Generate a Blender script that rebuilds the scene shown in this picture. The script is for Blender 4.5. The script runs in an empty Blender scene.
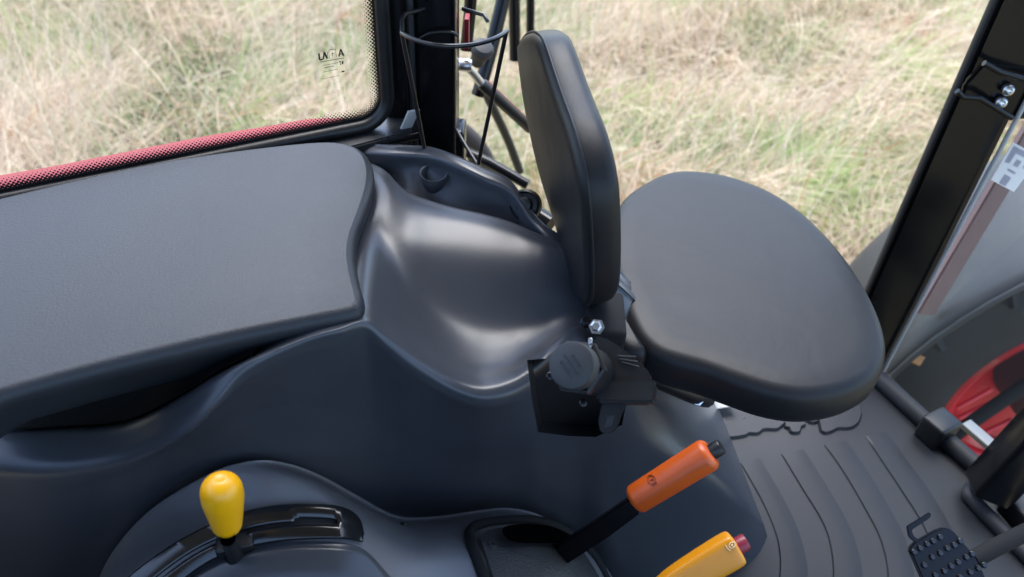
import bpy, bmesh, math, random
import numpy as np
from mathutils import Vector as V, Matrix
from mathutils.bvhtree import BVHTree
random.seed(4); rng = np.random.default_rng(7)
S = bpy.context.scene; COL = S.collection

# ------------------------------------------------------------------ camera geometry
PIT, ROL, FOC, EYE = math.radians(42), math.radians(3.5), 800.0, V((0, 0, 1.07))
fw = V((0, math.cos(PIT), -math.sin(PIT)))
_r, _u = V((1, 0, 0)), V((0, math.sin(PIT), math.cos(PIT)))
rt = _r * math.cos(ROL) + _u * math.sin(ROL)
up = _u * math.cos(ROL) - _r * math.sin(ROL)
def ray(px, py): return fw + rt * ((px - 512) / FOC) - up * ((py - 288.5) / FOC)
def Zp(px, py, z): d = ray(px, py); return EYE + d * ((z - EYE.z) / d.z)
def Yp(px, py, y): d = ray(px, py); return EYE + d * (y / d.y)
def Tp(px, py, t): return EYE + ray(px, py) * t
def Pp(px, py, a, n): d = ray(px, py); return EYE + d * ((a - EYE).dot(n) / d.dot(n))

# ------------------------------------------------------------------ object helpers
def link(name, me, mat=None, parent=None):
    o = bpy.data.objects.new(name, me); COL.objects.link(o)
    if mat is not None and me is not None: me.materials.append(mat)
    if parent is not None:
        o.parent = parent; o.matrix_parent_inverse = parent.matrix_world.inverted()
    return o
def tag(o, label=None, cat=None, group=None, kind=None):
    if label: o['label'] = label
    if cat: o['category'] = cat
    if group: o['group'] = group
    if kind: o['kind'] = kind
    return o
def thing(name, loc, label, cat, group=None):
    o = bpy.data.objects.new(name, None); COL.objects.link(o); o.location = loc
    o.empty_display_size = .05; o.matrix_world = Matrix.Translation(loc)
    return tag(o, label, cat, group)
def mesh(name, verts, faces, mat, parent=None, smooth=True, sharp=None):
    me = bpy.data.meshes.new(name); me.from_pydata([tuple(v) for v in verts], [], faces); me.update()
    bm = bmesh.new(); bm.from_mesh(me); bmesh.ops.recalc_face_normals(bm, faces=bm.faces); bm.to_mesh(me); bm.free()
    if smooth:
        me.polygons.foreach_set('use_smooth', [True] * len(me.polygons))
        if sharp: me.set_sharp_from_angle(angle=math.radians(sharp))
    return link(name, me, mat, parent)
def from_bm(name, bm, mat, parent=None, sharp=35):
    bmesh.ops.recalc_face_normals(bm, faces=bm.faces)
    me = bpy.data.meshes.new(name); bm.to_mesh(me); bm.free()
    me.polygons.foreach_set('use_smooth', [True] * len(me.polygons))
    if sharp: me.set_sharp_from_angle(angle=math.radians(sharp))
    return link(name, me, mat, parent)
def cr(p0, p1, p2, p3, t):
    return .5 * ((2 * p1) + (p2 - p0) * t + (2 * p0 - 5 * p1 + 4 * p2 - p3) * t * t + (3 * p1 - p0 - 3 * p2 + p3) * t ** 3)
def spline(pts, n=6, closed=False):
    out = []; N = len(pts)
    for i in range(N if closed else N - 1):
        g = (lambda k: pts[k % N]) if closed else (lambda k: pts[min(max(k, 0), N - 1)])
        for s in range(n): out.append(cr(g(i - 1), g(i), g(i + 1), g(i + 2), s / n))
    if not closed: out.append(pts[-1])
    return out
def arclen(pts, n):
    L = [0.0]
    for a, b in zip(pts, pts[1:]): L.append(L[-1] + (b - a).length)
    out = []; j = 0
    for k in range(n):
        s = L[-1] * k / (n - 1)
        while j < len(L) - 2 and L[j + 1] < s: j += 1
        d = L[j + 1] - L[j]; out.append(pts[j].lerp(pts[j + 1], 0 if d == 0 else (s - L[j]) / d))
    return out
def surf(rows, nu=6, nv=6):
    """smooth surface through a control net -> rows of points"""
    fine = [spline(r, nu) for r in rows]
    cols = [spline([f[i] for f in fine], nv) for i in range(len(fine[0]))]
    return [[c[j] for c in cols] for j in range(len(cols[0]))]
def grid_mesh(name, g, mat, parent=None, post=None):
    nr, nc = len(g), len(g[0]); vs = [p for r in g for p in r]
    fs = [(i * nc + j, i * nc + j + 1, (i + 1) * nc + j + 1, (i + 1) * nc + j) for i in range(nr - 1) for j in range(nc - 1)]
    return mesh(name, vs, fs, mat, parent)
def tube_bm(bm, pts, r, seg=10, closed=False, cap=True):
    N = len(pts); rad = r if isinstance(r, (list, tuple)) else [r] * N
    ref = None; rings = []
    for i, p in enumerate(pts):
        a = pts[(i - 1) % N] if closed or i > 0 else p; b = pts[(i + 1) % N] if closed or i < N - 1 else p
        t = (b - a).normalized()
        if ref is None: ref = t.orthogonal().normalized()
        ref = (ref - t * ref.dot(t)).normalized(); bn = t.cross(ref)
        rings.append([bm.verts.new(p + (ref * math.cos(2 * math.pi * k / seg) + bn * math.sin(2 * math.pi * k / seg)) * rad[i]) for k in range(seg)])
    for i in range(N if closed else N - 1):
        A, B = rings[i], rings[(i + 1) % N]
        for k in range(seg): bm.faces.new((A[k], A[(k + 1) % seg], B[(k + 1) % seg], B[k]))
    if cap and not closed: bm.faces.new(rings[0]); bm.faces.new(rings[-1])
def tube(name, pts, r, mat, parent=None, seg=10, closed=False):
    bm = bmesh.new(); tube_bm(bm, pts, r, seg, closed); return from_bm(name, bm, mat, parent, 50)
def lathe(name, base, axis, prof, mat, parent=None, seg=28, sharp=40, flat=None):
    """prof = [(distance along axis, radius)]"""
    bm = bmesh.new(); ax = axis.normalized(); a = ax.orthogonal().normalized(); b = ax.cross(a); prev = None
    for d, r in prof:
        c = base + ax * d
        if r < 1e-6: ring = [bm.verts.new(c)]
        else: ring = [bm.verts.new(c + (a * math.cos(2 * math.pi * k / seg) + b * math.sin(2 * math.pi * k / seg)) * r) for k in range(seg)]
        if prev:
            for k in range(seg):
                q = [prev[k % len(prev)], prev[(k + 1) % len(prev)], ring[(k + 1) % len(ring)], ring[k % len(ring)]]
                q2 = []
                for v in q:
                    if v not in q2: q2.append(v)
                if len(q2) > 2: bm.faces.new(q2)
        prev = ring
    return from_bm(name, bm, mat, parent, sharp)
def offset_poly(pts, d, n):
    """inset a closed planar outline (3-D points) by d"""
    N = len(pts); c = sum(pts, V()) / N; out = []
    area = sum(((pts[i] - c).cross(pts[(i + 1) % N] - c)).dot(n) for i in range(N)); sg = 1 if area > 0 else -1
    for i in range(N):
        t = (pts[(i + 1) % N] - pts[i - 1]).normalized(); out.append(pts[i] + n.cross(t) * sg * d)
    return out
def pillow(name, outline, n, prof, mat, parent=None, dome=0.0, back=True, sharp=None, rings=5, inset=offset_poly):
    """outline: closed planar points; prof = [(inset, height along n)] from the back edge to the crown"""
    bm = bmesh.new(); lay = []
    for d, h in prof: lay.append([p + n * h for p in inset(outline, d, n)])
    top = lay[-1]; c = sum(top, V()) / len(top)
    for k in range(1, rings if dome else 1):
        s = 1 - k / rings; lay.append([c + (p - c) * s + n * dome * (1 - s * s) for p in top])
    vs = [[bm.verts.new(p) for p in L] for L in lay]; N = len(outline)
    for A, B in zip(vs, vs[1:]):
        for k in range(N): bm.faces.new((A[k], A[(k + 1) % N], B[(k + 1) % N], B[k]))
    if dome:
        cv = bm.verts.new(c + n * dome)
        for k in range(N): bm.faces.new((vs[-1][k], vs[-1][(k + 1) % N], cv))
    else: bm.faces.new(vs[-1])
    if back: bm.faces.new(vs[0])
    o = from_bm(name, bm, mat, parent, sharp)
    for p in o.data.polygons:
        if len(p.vertices) > 20: p.use_smooth = False
    return o
def round_prof(th, r, seg=5, rb=0.0):
    """side wall of height th with a rounded upper edge r (and lower edge rb)"""
    p = []
    if rb: p += [(rb * (1 - math.sin(a)), rb * (1 - math.cos(a))) for a in [i * math.pi / 2 / seg for i in range(seg + 1)]]
    else: p.append((0, 0))
    p += [(r * (1 - math.cos(a)), th - r + r * math.sin(a)) for a in [i * math.pi / 2 / seg for i in range(seg + 1)]]
    return p
def box_bm(bm, c, x, y, z, bev=0.0):
    vs = [bm.verts.new(c + x * sx + y * sy + z * sz) for sx in (-1, 1) for sy in (-1, 1) for sz in (-1, 1)]
    fs = [bm.faces.new([vs[i] for i in q]) for q in ((0, 1, 3, 2), (4, 6, 7, 5), (0, 4, 5, 1), (2, 3, 7, 6), (0, 2, 6, 4), (1, 5, 7, 3))]
    if bev:
        es = list({e for f in fs for e in f.edges}); bmesh.ops.bevel(bm, geom=es, offset=bev, segments=3, affect='EDGES', profile=.5)
def box(name, c, x, y, z, mat, parent=None, bev=.003):
    bm = bmesh.new(); box_bm(bm, c, x, y, z, bev); return from_bm(name, bm, mat, parent, 40)
def prism(name, poly, n, th, mat, parent=None, bev=.002, holes=None):
    """flat polygon (front face) pushed back along -n by th, edges bevelled"""
    bm = bmesh.new(); n = n.normalized()
    A = [bm.verts.new(p) for p in poly]; B = [bm.verts.new(p - n * th) for p in poly]; N = len(poly)
    bm.faces.new(A); bm.faces.new(B[::-1])
    for k in range(N): bm.faces.new((A[k], A[(k + 1) % N], B[(k + 1) % N], B[k]))
    bmesh.ops.recalc_face_normals(bm, faces=bm.faces)
    if bev: bmesh.ops.bevel(bm, geom=list(bm.edges), offset=bev, segments=2, affect='EDGES', clamp_overlap=True)
    return from_bm(name, bm, mat, parent, 40)
X, Y, Z = V((1, 0, 0)), V((0, 1, 0)), V((0, 0, 1))
def pxs(pts, fn): return [fn(*p) for p in pts]

# ------------------------------------------------------------------ materials
def mat(name, col, rough=.5, metal=0., spec=.5, bump=0., bscale=600., var=0., vscale=8., rvar=0., coat=0., bdist=.0006, wr=0., wrs=16.):
    m = bpy.data.materials.new(name); m.use_nodes = True; nt = m.node_tree; N = nt.nodes; L = nt.links
    b = N['Principled BSDF']; b.inputs['Base Color'].default_value = (*col, 1); b.inputs['Roughness'].default_value = rough
    b.inputs['Metallic'].default_value = metal; b.inputs['Specular IOR Level'].default_value = spec
    b.inputs['Coat Weight'].default_value = coat; b.inputs['Coat Roughness'].default_value = .06
    tc = N.new('ShaderNodeTexCoord')
    if bump:
        t = N.new('ShaderNodeTexNoise'); t.inputs['Scale'].default_value = bscale; t.inputs['Detail'].default_value = 3
        L.new(tc.outputs['Object'], t.inputs['Vector'])
        bp = N.new('ShaderNodeBump'); bp.inputs['Strength'].default_value = bump; bp.inputs['Distance'].default_value = bdist
        L.new(t.outputs['Fac'], bp.inputs['Height']); L.new(bp.outputs['Normal'], b.inputs['Normal'])
        if wr:
            t2 = N.new('ShaderNodeTexNoise'); t2.inputs['Scale'].default_value = wrs; t2.inputs['Detail'].default_value = 4; t2.inputs['Distortion'].default_value = .8
            L.new(tc.outputs['Object'], t2.inputs['Vector']); b2 = N.new('ShaderNodeBump'); b2.inputs['Strength'].default_value = wr; b2.inputs['Distance'].default_value = .004
            L.new(t2.outputs['Fac'], b2.inputs['Height']); L.new(b2.outputs['Normal'], bp.inputs['Normal'])
    if var or rvar:
        t = N.new('ShaderNodeTexNoise'); t.inputs['Scale'].default_value = vscale; t.inputs['Detail'].default_value = 6; t.inputs['Roughness'].default_value = .65
        L.new(tc.outputs['Object'], t.inputs['Vector'])
        if var:
            r = N.new('ShaderNodeMapRange'); r.inputs[1].default_value = .3; r.inputs[2].default_value = .7
            r.inputs[3].default_value = 1 - var; r.inputs[4].default_value = 1 + var; L.new(t.outputs['Fac'], r.inputs[0])
            mx = N.new('ShaderNodeVectorMath'); mx.operation = 'SCALE'; mx.inputs[0].default_value = col
            L.new(r.outputs[0], mx.inputs['Scale']); L.new(mx.outputs[0], b.inputs['Base Color'])
        if rvar:
            r = N.new('ShaderNodeMapRange'); r.inputs[1].default_value = .3; r.inputs[2].default_value = .7
            r.inputs[3].default_value = rough - rvar; r.inputs[4].default_value = rough + rvar; L.new(t.outputs['Fac'], r.inputs[0])
            L.new(r.outputs[0], b.inputs['Roughness'])
    return m
M = {}
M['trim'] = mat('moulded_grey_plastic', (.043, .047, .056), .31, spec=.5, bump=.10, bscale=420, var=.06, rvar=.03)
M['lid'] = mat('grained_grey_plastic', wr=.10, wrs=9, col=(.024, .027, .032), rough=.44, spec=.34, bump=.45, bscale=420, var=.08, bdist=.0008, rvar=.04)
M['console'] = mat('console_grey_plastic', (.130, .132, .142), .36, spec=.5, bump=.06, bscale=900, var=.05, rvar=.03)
M['black_plastic'] = mat('black_plastic', (.008, .008, .009), .40, bump=.15, bscale=900, rvar=.06)
M['cap'] = mat('matt_black_rubber_cap', (.026, .027, .029), .55, bump=.2, bscale=700)
M['black_text'] = mat('textured_black_plastic', (.020, .021, .023), .5, bump=.8, bscale=420, bdist=.001)
M['vinyl'] = mat('black_vinyl', (.011, .0115, .013), .46, spec=.27, wr=.20, wrs=14, bump=.15, bscale=700, var=.06, rvar=.04, vscale=14)
M['gloss'] = mat('black_gloss_paint', (.005, .005, .006), .2, spec=.3, rvar=.05, vscale=30)
M['sillp'] = mat('semi_gloss_black_paint', (.03, .031, .033), .28, spec=.6, rvar=.05)
M['pedal'] = mat('black_pedal_metal', (.010, .010, .011), .25, spec=.7, rvar=.06, vscale=40)
M['matt_black'] = mat('matt_black_and_shade', (.011, .011, .012), .8, spec=.2)  # matt black for small parts and for the painted pocket shade
M['bead'] = mat('dark_rubber_bead', (.026, .027, .030), .55, spec=.3, bump=.2, bscale=500)
M['plate'] = mat('polished_black_plate', (.008, .008, .009), .20, spec=.7, rvar=.03, vscale=30)
M['wire'] = mat('black_coated_wire', (.012, .012, .013), .28)
M['rubber'] = mat('black_rubber', (.022, .022, .024), .6, bump=.2, bscale=500, var=.15)
M['matr'] = mat('grey_rubber_mat', (.0165, .018, .0215), .50, spec=.3, bump=.45, bscale=800, var=.10, rvar=.06, vscale=6)
M['chrome'] = mat('zinc_plated_steel', (.60, .60, .61), .32, metal=1)
M['silver'] = mat('silver_paint', (.45, .46, .47), .4, metal=.3)
M['yellow'] = mat('yellow_plastic', (.86, .41, .004), .33, bump=.06, bscale=700, var=.03)
M['amber'] = mat('amber_plastic', (.66, .25, .005), .35, bump=.06, bscale=700, var=.04)
M['orange'] = mat('orange_plastic', (.52, .085, .008), .38, bump=.1, bscale=700, var=.04)
M['orange_mark'] = mat('debossed_orange_mark', (.22, .03, .004), .5)
M['amber_mark'] = mat('worn_pale_mark', (.85, .62, .30), .5)
M['redbtn'] = mat('dark_red_plastic', (.22, .012, .03), .4)
M['redpaint'] = mat('red_paint', (.22, .012, .018), .5, spec=.3)
M['pink_reflection'] = mat('pink_reflection_tint', (.24, .155, .17), .45, var=.06)  # pale pink of a glass reflection, put into the colour
M['redrim'] = mat('red_rim_paint', (.66, .008, .018), .32, coat=.3, var=.1)
M['tyre'] = mat('tyre_rubber', (.014, .014, .014), .75, bump=.3, bscale=60, var=.25, bdist=.004)
M['guard'] = mat('mudguard_plastic', (.030, .031, .034), .42, bump=.2, bscale=300, var=.1)
M['reflector'] = mat('amber_reflector', (.45, .17, .01), .3)
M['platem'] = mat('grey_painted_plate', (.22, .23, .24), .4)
M['white'] = mat('white_patch', (.75, .75, .74), .5)
_n = M['white'].node_tree.nodes; _l = M['white'].node_tree.links; _t = _n.new('ShaderNodeBsdfTranslucent'); _t.inputs[0].default_value = (.75, .75, .74, 1)
_m = _n.new('ShaderNodeMixShader'); _m.inputs[0].default_value = .6; _l.new(_n['Principled BSDF'].outputs[0], _m.inputs[1]); _l.new(_t.outputs[0], _m.inputs[2]); _l.new(_m.outputs[0], _n['Material Output'].inputs[0])
M['sticker_ink'] = mat('grey_ink', (.62, .60, .66), .5)
M['head'] = mat('pale_headliner', (.30, .30, .29), .8)
M['olive'] = mat('olive_bar', (.035, .030, .020), .5, var=.1)
M['brown'] = mat('dusty_tyre', (.030, .024, .020), .7, var=.15)
M['mark'] = mat('black_print', (.02, .02, .02), .5)

def glass_mat(name, haze=.03, tint=(1, 1, 1)):
    m = bpy.data.materials.new(name); m.use_nodes = True; nt = m.node_tree; N = nt.nodes; L = nt.links
    N.remove(N['Principled BSDF']); out = N['Material Output']
    tr = N.new('ShaderNodeBsdfTransparent'); tr.inputs[0].default_value = (*tint, 1)
    gl = N.new('ShaderNodeBsdfGlossy'); gl.inputs['Roughness'].default_value = .02
    fr = N.new('ShaderNodeFresnel'); fr.inputs[0].default_value = 1.45
    mx = N.new('ShaderNodeMixShader'); L.new(fr.outputs[0], mx.inputs[0]); L.new(tr.outputs[0], mx.inputs[1]); L.new(gl.outputs[0], mx.inputs[2])
    df = N.new('ShaderNodeBsdfDiffuse'); df.inputs[0].default_value = (.6, .6, .6, 1)  # grey haze for the wash of sky reflection on glass
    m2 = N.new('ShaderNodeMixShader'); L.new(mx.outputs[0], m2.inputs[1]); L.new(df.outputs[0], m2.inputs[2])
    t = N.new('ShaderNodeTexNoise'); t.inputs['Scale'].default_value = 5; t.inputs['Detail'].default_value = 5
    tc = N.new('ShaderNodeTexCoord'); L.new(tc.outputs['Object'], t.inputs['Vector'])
    r = N.new('ShaderNodeMapRange'); r.inputs[3].default_value = haze * .5; r.inputs[4].default_value = haze * 1.5; L.new(t.outputs['Fac'], r.inputs[0])
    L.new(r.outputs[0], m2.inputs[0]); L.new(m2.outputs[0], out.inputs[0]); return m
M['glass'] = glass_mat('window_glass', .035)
M['glass2'] = glass_mat('sky_wash_glass', .035, (.90, .93, .92))  # haze painted in place of the sky's reflection

def frit_mat():
    """black ceramic border: solid at v=0, dots that shrink with v (v in metres from the edge)"""
    m = bpy.data.materials.new('ceramic_dots'); m.use_nodes = True; nt = m.node_tree; N = nt.nodes; L = nt.links
    b = N['Principled BSDF']; b.inputs['Base Color'].default_value = (.008, .008, .008, 1); b.inputs['Roughness'].default_value = .3
    out = N['Material Output']; tr = N.new('ShaderNodeBsdfTransparent'); mx = N.new('ShaderNodeMixShader')
    uv = N.new('ShaderNodeUVMap'); uv.uv_map = 'UVMap'; sp = N.new('ShaderNodeSeparateXYZ'); L.new(uv.outputs[0], sp.inputs[0])
    def mth(op, a, b_=None):
        n = N.new('ShaderNodeMath'); n.operation = op
        for i, q in enumerate((a, b_)):
            if q is None: continue
            if isinstance(q, (int, float)): n.inputs[i].default_value = q
            else: L.new(q, n.inputs[i])
        return n.outputs[0]
    per = .0048; u_, v_ = sp.outputs[0], sp.outputs[1]
    p = mth('DIVIDE', mth('ADD', u_, v_), per); q = mth('DIVIDE', mth('SUBTRACT', u_, v_), per)
    a = mth('SUBTRACT', mth('FRACT', mth('ADD', p, 1000)), .5); c = mth('SUBTRACT', mth('FRACT', mth('ADD', q, 1000)), .5)
    d = mth('SQRT', mth('ADD', mth('MULTIPLY', a, a), mth('MULTIPLY', c, c)))
    rad = N.new('ShaderNodeMapRange'); rad.inputs[1].default_value = .004; rad.inputs[2].default_value = .018
    rad.inputs[3].default_value = .66; rad.inputs[4].default_value = .12; L.new(v_, rad.inputs[0])
    on = mth('LESS_THAN', d, rad.outputs[0]); solid = mth('LESS_THAN', v_, .004)
    L.new(mth('MAXIMUM', on, solid), mx.inputs[0]); L.new(tr.outputs[0], mx.inputs[1]); L.new(b.outputs[0], mx.inputs[2]); L.new(mx.outputs[0], out.inputs[0])
    return m
M['frit'] = frit_mat()

# ------------------------------------------------------------------ outside: ground and grass
GZ = -.95
def build_ground():
    m = bpy.data.materials.new('dry_soil'); m.use_nodes = True; nt = m.node_tree; N = nt.nodes; L = nt.links
    b = N['Principled BSDF']; b.inputs['Roughness'].default_value = .95
    tc = N.new('ShaderNodeTexCoord'); t = N.new('ShaderNodeTexNoise'); t.inputs['Scale'].default_value = 3.5; t.inputs['Detail'].default_value = 10; t.inputs['Roughness'].default_value = .75
    L.new(tc.outputs['Object'], t.inputs['Vector']); cr_ = N.new('ShaderNodeValToRGB'); L.new(t.outputs['Fac'], cr_.inputs[0])
    e = cr_.color_ramp.elements; e[0].position = .3; e[0].color = (.10, .085, .045, 1); e[1].position = .7; e[1].color = (.30, .25, .15, 1)
    L.new(cr_.outputs[0], b.inputs['Base Color'])
    nx = 60; vs = []; 
    for i in range(nx + 1):
        for j in range(nx + 1):
            x = -60 + 120 * i / nx; y = -60 + 120 * j / nx; vs.append((x, y, GZ))
    fs = [(i * (nx + 1) + j, (i + 1) * (nx + 1) + j, (i + 1) * (nx + 1) + j + 1, i * (nx + 1) + j + 1) for i in range(nx) for j in range(nx)]
    tag(mesh('ground', vs, fs, m), 'dry meadow ground under the straw coloured grass', None, None, 'structure')
build_ground()

def vnoise(x, y, sc, seed):
    r = np.random.default_rng(seed); T = r.random((64, 64)); fx = x * sc + 100; fy = y * sc + 100
    ix = np.floor(fx).astype(int); iy = np.floor(fy).astype(int); u = fx - ix; v = fy - iy; u = u * u * (3 - 2 * u); v = v * v * (3 - 2 * v)
    g = lambda a, b: T[a % 64, b % 64]
    return (g(ix, iy) * (1 - u) + g(ix + 1, iy) * u) * (1 - v) + (g(ix, iy + 1) * (1 - u) + g(ix + 1, iy + 1) * u) * v
def build_grass():
    n = 300000; seg = 4
    y = 1.25 + 6.2 * rng.random(n) ** 1.05; half = 1.1 + .78 * y
    x = (rng.random(n) * 2 - 1) * half + .1
    # keep clear of the wheel and its guard
    keep = ~((x > .75) & (x < 2.1) & (y < 1.72)); x, y = x[keep], y[keep]; n = len(x)
    g = .55 * vnoise(x, y, 1.3, 1) + .3 * vnoise(x, y, 3.7, 2) + .15 * vnoise(x, y, 9., 3)
    dens = .5 * vnoise(x, y, 2.1, 5) + .5 * vnoise(x, y, 6., 6)
    k = rng.random(n) < np.clip(dens * 1.7, .25, 1); x, y, g, dens = x[k], y[k], g[k], dens[k]; n = len(x)
    green = rng.random(n) < np.clip((g - .42) * 2.3, .09, .60)
    L = np.where(green, .10 + .16 * rng.random(n), .10 + .30 * rng.random(n) ** 1.6)
    tall = (rng.random(n) < .02); L[tall] = .45 + .35 * rng.random(tall.sum()); green[tall] = False
    w = np.where(green, .0026 + .0024 * rng.random(n), .0015 + .0022 * rng.random(n)); w[tall] = .0028
    flowa = 6.283 * vnoise(x, y, .9, 8) * 1.3; az = flowa + rng.normal(0, 1.1, n)
    lean = np.where(green, .35 + .7 * rng.random(n), .5 + 1.0 * rng.random(n)); lean[tall] = .1 + .35 * rng.random(tall.sum())
    bend = np.where(green, .5, .7) * rng.random(n); dx, dy = np.cos(az), np.sin(az)
    px, py, pz = x.copy(), y.copy(), np.full(n, GZ) + np.where(green, 0, .10 * rng.random(n) * (lean > 1.0))
    wx, wy = -dy, dx; rows = []
    tw = rng.random(n) * .8
    for s in range(seg + 1):
        ww = w * (1 - .85 * s / seg)[()] if False else w * (1 - .85 * s / seg)
        rows.append(np.stack([px - wx * ww, py - wy * ww, pz - tw * ww], 1)); rows.append(np.stack([px + wx * ww, py + wy * ww, pz + tw * ww], 1))
        a = np.clip(lean + bend * s / seg * 1.6, 0, 1.5); st = L / seg
        px = px + dx * np.sin(a) * st; py = py + dy * np.sin(a) * st; pz = np.maximum(pz + np.cos(a) * st, GZ + .012)
    vs = np.stack(rows, 1).reshape(-1, 3); pv = 2 * (seg + 1); base = np.arange(n)[:, None] * pv
    quad = np.array([[2 * s, 2 * s + 1, 2 * s + 3, 2 * s + 2] for s in range(seg)]).reshape(-1)
    fi = (base + quad[None, :]).reshape(-1)
    me = bpy.data.meshes.new('grass'); nf = n * seg
    me.vertices.add(len(vs)); me.vertices.foreach_set('co', vs.reshape(-1).astype(np.float32))
    me.loops.add(nf * 4); me.loops.foreach_set('vertex_index', fi.astype(np.int32))
    me.polygons.add(nf); me.polygons.foreach_set('loop_start', np.arange(0, nf * 4, 4, dtype=np.int32)); me.polygons.foreach_set('loop_total', np.full(nf, 4, dtype=np.int32))
    me.update(calc_edges=True); me.validate()
    straw = np.array([[.63, .53, .37], [.55, .44, .31], [.72, .63, .48], [.52, .39, .28], [.65, .53, .42]]); grn = np.array([[.28, .35, .15], [.36, .42, .22], [.42, .45, .26], [.23, .31, .12]])
    c = straw[rng.integers(0, 5, n)]; c[green] = grn[rng.integers(0, 4, green.sum())]
    pat = (vnoise(x, y, 2.3, 21) > .74) & (rng.random(n) < .30); c[pat] = np.array([[.30, .42, .12], [.38, .48, .18]])[rng.integers(0, 2, pat.sum())]
    rust = (rng.random(n) < np.clip((vnoise(x, y, 2.8, 11) - .62) * 2.2, 0, .5)) & ~green; c[rust] = np.array([.40, .23, .12])
    c = c * (.8 + .4 * rng.random((n, 1)))
    at = me.color_attributes.new('tint', 'FLOAT_COLOR', 'POINT'); cc = np.concatenate([np.repeat(c, pv, 0), np.ones((n * pv, 1))], 1)
    at.data.foreach_set('color', cc.reshape(-1).astype(np.float32))
    m = bpy.data.materials.new('dry_grass'); m.use_nodes = True; N = m.node_tree.nodes; Lk = m.node_tree.links
    b = N['Principled BSDF']; b.inputs['Roughness'].default_value = .7; b.inputs['Specular IOR Level'].default_value = .25
    a = N.new('ShaderNodeAttribute'); a.attribute_name = 'tint'; Lk.new(a.outputs['Color'], b.inputs['Base Color'])
    tl = N.new('ShaderNodeBsdfTranslucent'); Lk.new(a.outputs['Color'], tl.inputs[0]); mx = N.new('ShaderNodeMixShader'); mx.inputs[0].default_value = .38
    Lk.new(b.outputs[0], mx.inputs[1]); Lk.new(tl.outputs[0], mx.inputs[2]); Lk.new(mx.outputs[0], N['Material Output'].inputs[0])
    tag(link('grass', me, m), 'long dry straw grass with green tufts in the meadow outside', None, None, 'stuff')
build_grass()

# ------------------------------------------------------------------ rear fender trim (moulded panel)
COLS = [-70, 0, 60, 125, 180, 215, 250, 305, 340, 365, 385, 405, 430, 455, 482, 510, 532, 550, 575, 605, 640, 675, 700, 715]
def lerp_key(keys, x):
    if x <= keys[0][0]: a, b = keys[0], keys[1]
    elif x >= keys[-1][0]: a, b = keys[-2], keys[-1]
    else:
        for a, b in zip(keys, keys[1:]):
            if a[0] <= x <= b[0]: break
    t = (x - a[0]) / (b[0] - a[0]); t = max(-.3, min(1.6, t))
    return [a[i] + (b[i] - a[i]) * t for i in range(1, len(a))]
def row(keys):
    return [Zp(x, *lerp_key(keys, x)) for x in COLS]
LIDZ = .535
R1 = row([(-70, 245, .46), (250, 176, .46), (340, 152, .49), (365, 152, .505), (385, 153, .512), (405, 153.5, .516), (430, 155.5, .519), (455, 164, .52), (482, 176, .515), (508, 187, .508), (520, 201, .492), (536, 227, .484), (550, 238, .480), (605, 268, .455), (640, 300, .41), (715, 375, .04)])
R3 = row([(-70, 265, .45), (250, 192, .45), (345, 160, .475), (370, 162, .505), (385, 170, .508), (405, 190, .505), (430, 200, .50), (455, 207, .497), (482, 213, .494), (510, 221, .490), (545, 236, .486), (575, 250, .478), (605, 268, .46), (640, 300, .42), (675, 345, .30), (715, 375, .05)])
R6 = row([(-70, 424, 0.400), (0, 431, 0.400), (60, 429, 0.402), (125, 423, 0.420), (180, 397, 0.462), (215, 375, 0.490), (250, 358, 0.508), (305, 333, 0.520), (340, 323, 0.523), (365, 315, 0.520), (385, 328, 0.503), (405, 343, 0.487), (430, 360, 0.468), (455, 373, 0.453), (482, 380, 0.446), (510, 374, 0.446), (532, 360, 0.449), (550, 346, 0.452), (575, 330, 0.450), (605, 330, 0.430), (640, 352, .39), (675, 368, .29), (700, 380, .15), (715, 386, .0)])
R7 = row([(-70, 446, 0.401), (0, 449, 0.401), (60, 450, 0.403), (125, 441, 0.421), (180, 413, 0.463), (215, 389, 0.491), (250, 366, 0.509), (305, 340, 0.521), (340, 330, 0.524), (365, 323, 0.521), (385, 337, 0.504), (405, 352, 0.488), (430, 369, 0.469), (455, 383, 0.454), (482, 391, 0.447), (510, 385, 0.447), (532, 372, 0.450), (550, 358, 0.453), (575, 343, 0.451), (605, 345, 0.431), (640, 365, .385), (675, 380, .28), (700, 388, .13), (715, 392, .0)])
R8 = row([(-70, 467, 0.389), (0, 471, 0.389), (60, 474, 0.391), (125, 463, 0.409), (180, 436, 0.451), (215, 407, 0.479), (250, 376, 0.497), (305, 350, 0.509), (340, 340, 0.512), (365, 334, 0.509), (385, 349, 0.492), (405, 365, 0.476), (430, 382, 0.457), (455, 396, 0.442), (482, 404, 0.435), (510, 399, 0.435), (532, 387, 0.438), (550, 373, 0.441), (575, 360, 0.439), (605, 362, 0.419), (640, 383, .36), (675, 394, .24), (700, 396, .10), (715, 398, .0)])
rows = []
for oy, oz in ((.022, -.08), (.018, -.006), (.014, .0003), (.003, .0003), (-.002, -.004), (-.005, -.020)): rows.append([p + V((0, oy, oz)) for p in R1])
rows.append([p + V((0, .030, -.030)) for p in R3]); rows.append([p + V((0, .012, -.027)) for p in R3]); rows.append([p + V((0, .004, -.004)) for p in R3])
rows.append([p + V((0, -.010, .000)) for p in R3])
for f_, dip in ((.16, -.006), (.36, -.001), (.62, .020), (.86, .013)):
    rr = []
    for x, a, b in zip(COLS, R3, R6):
        k = max(0, min(1, (x - 355) / 60)) * max(.15, min(1, (620 - x) / 60))
        q = a.lerp(b, f_); q.z -= dip * k * 1.1
        if f_ > .6 and x < 300: q.z -= .045 * min(1, (300 - x) / 70)
        rr.append(q)
    rows.append(rr)
rows.append(R6); rows.append(R7); rows.append(R8)
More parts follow.
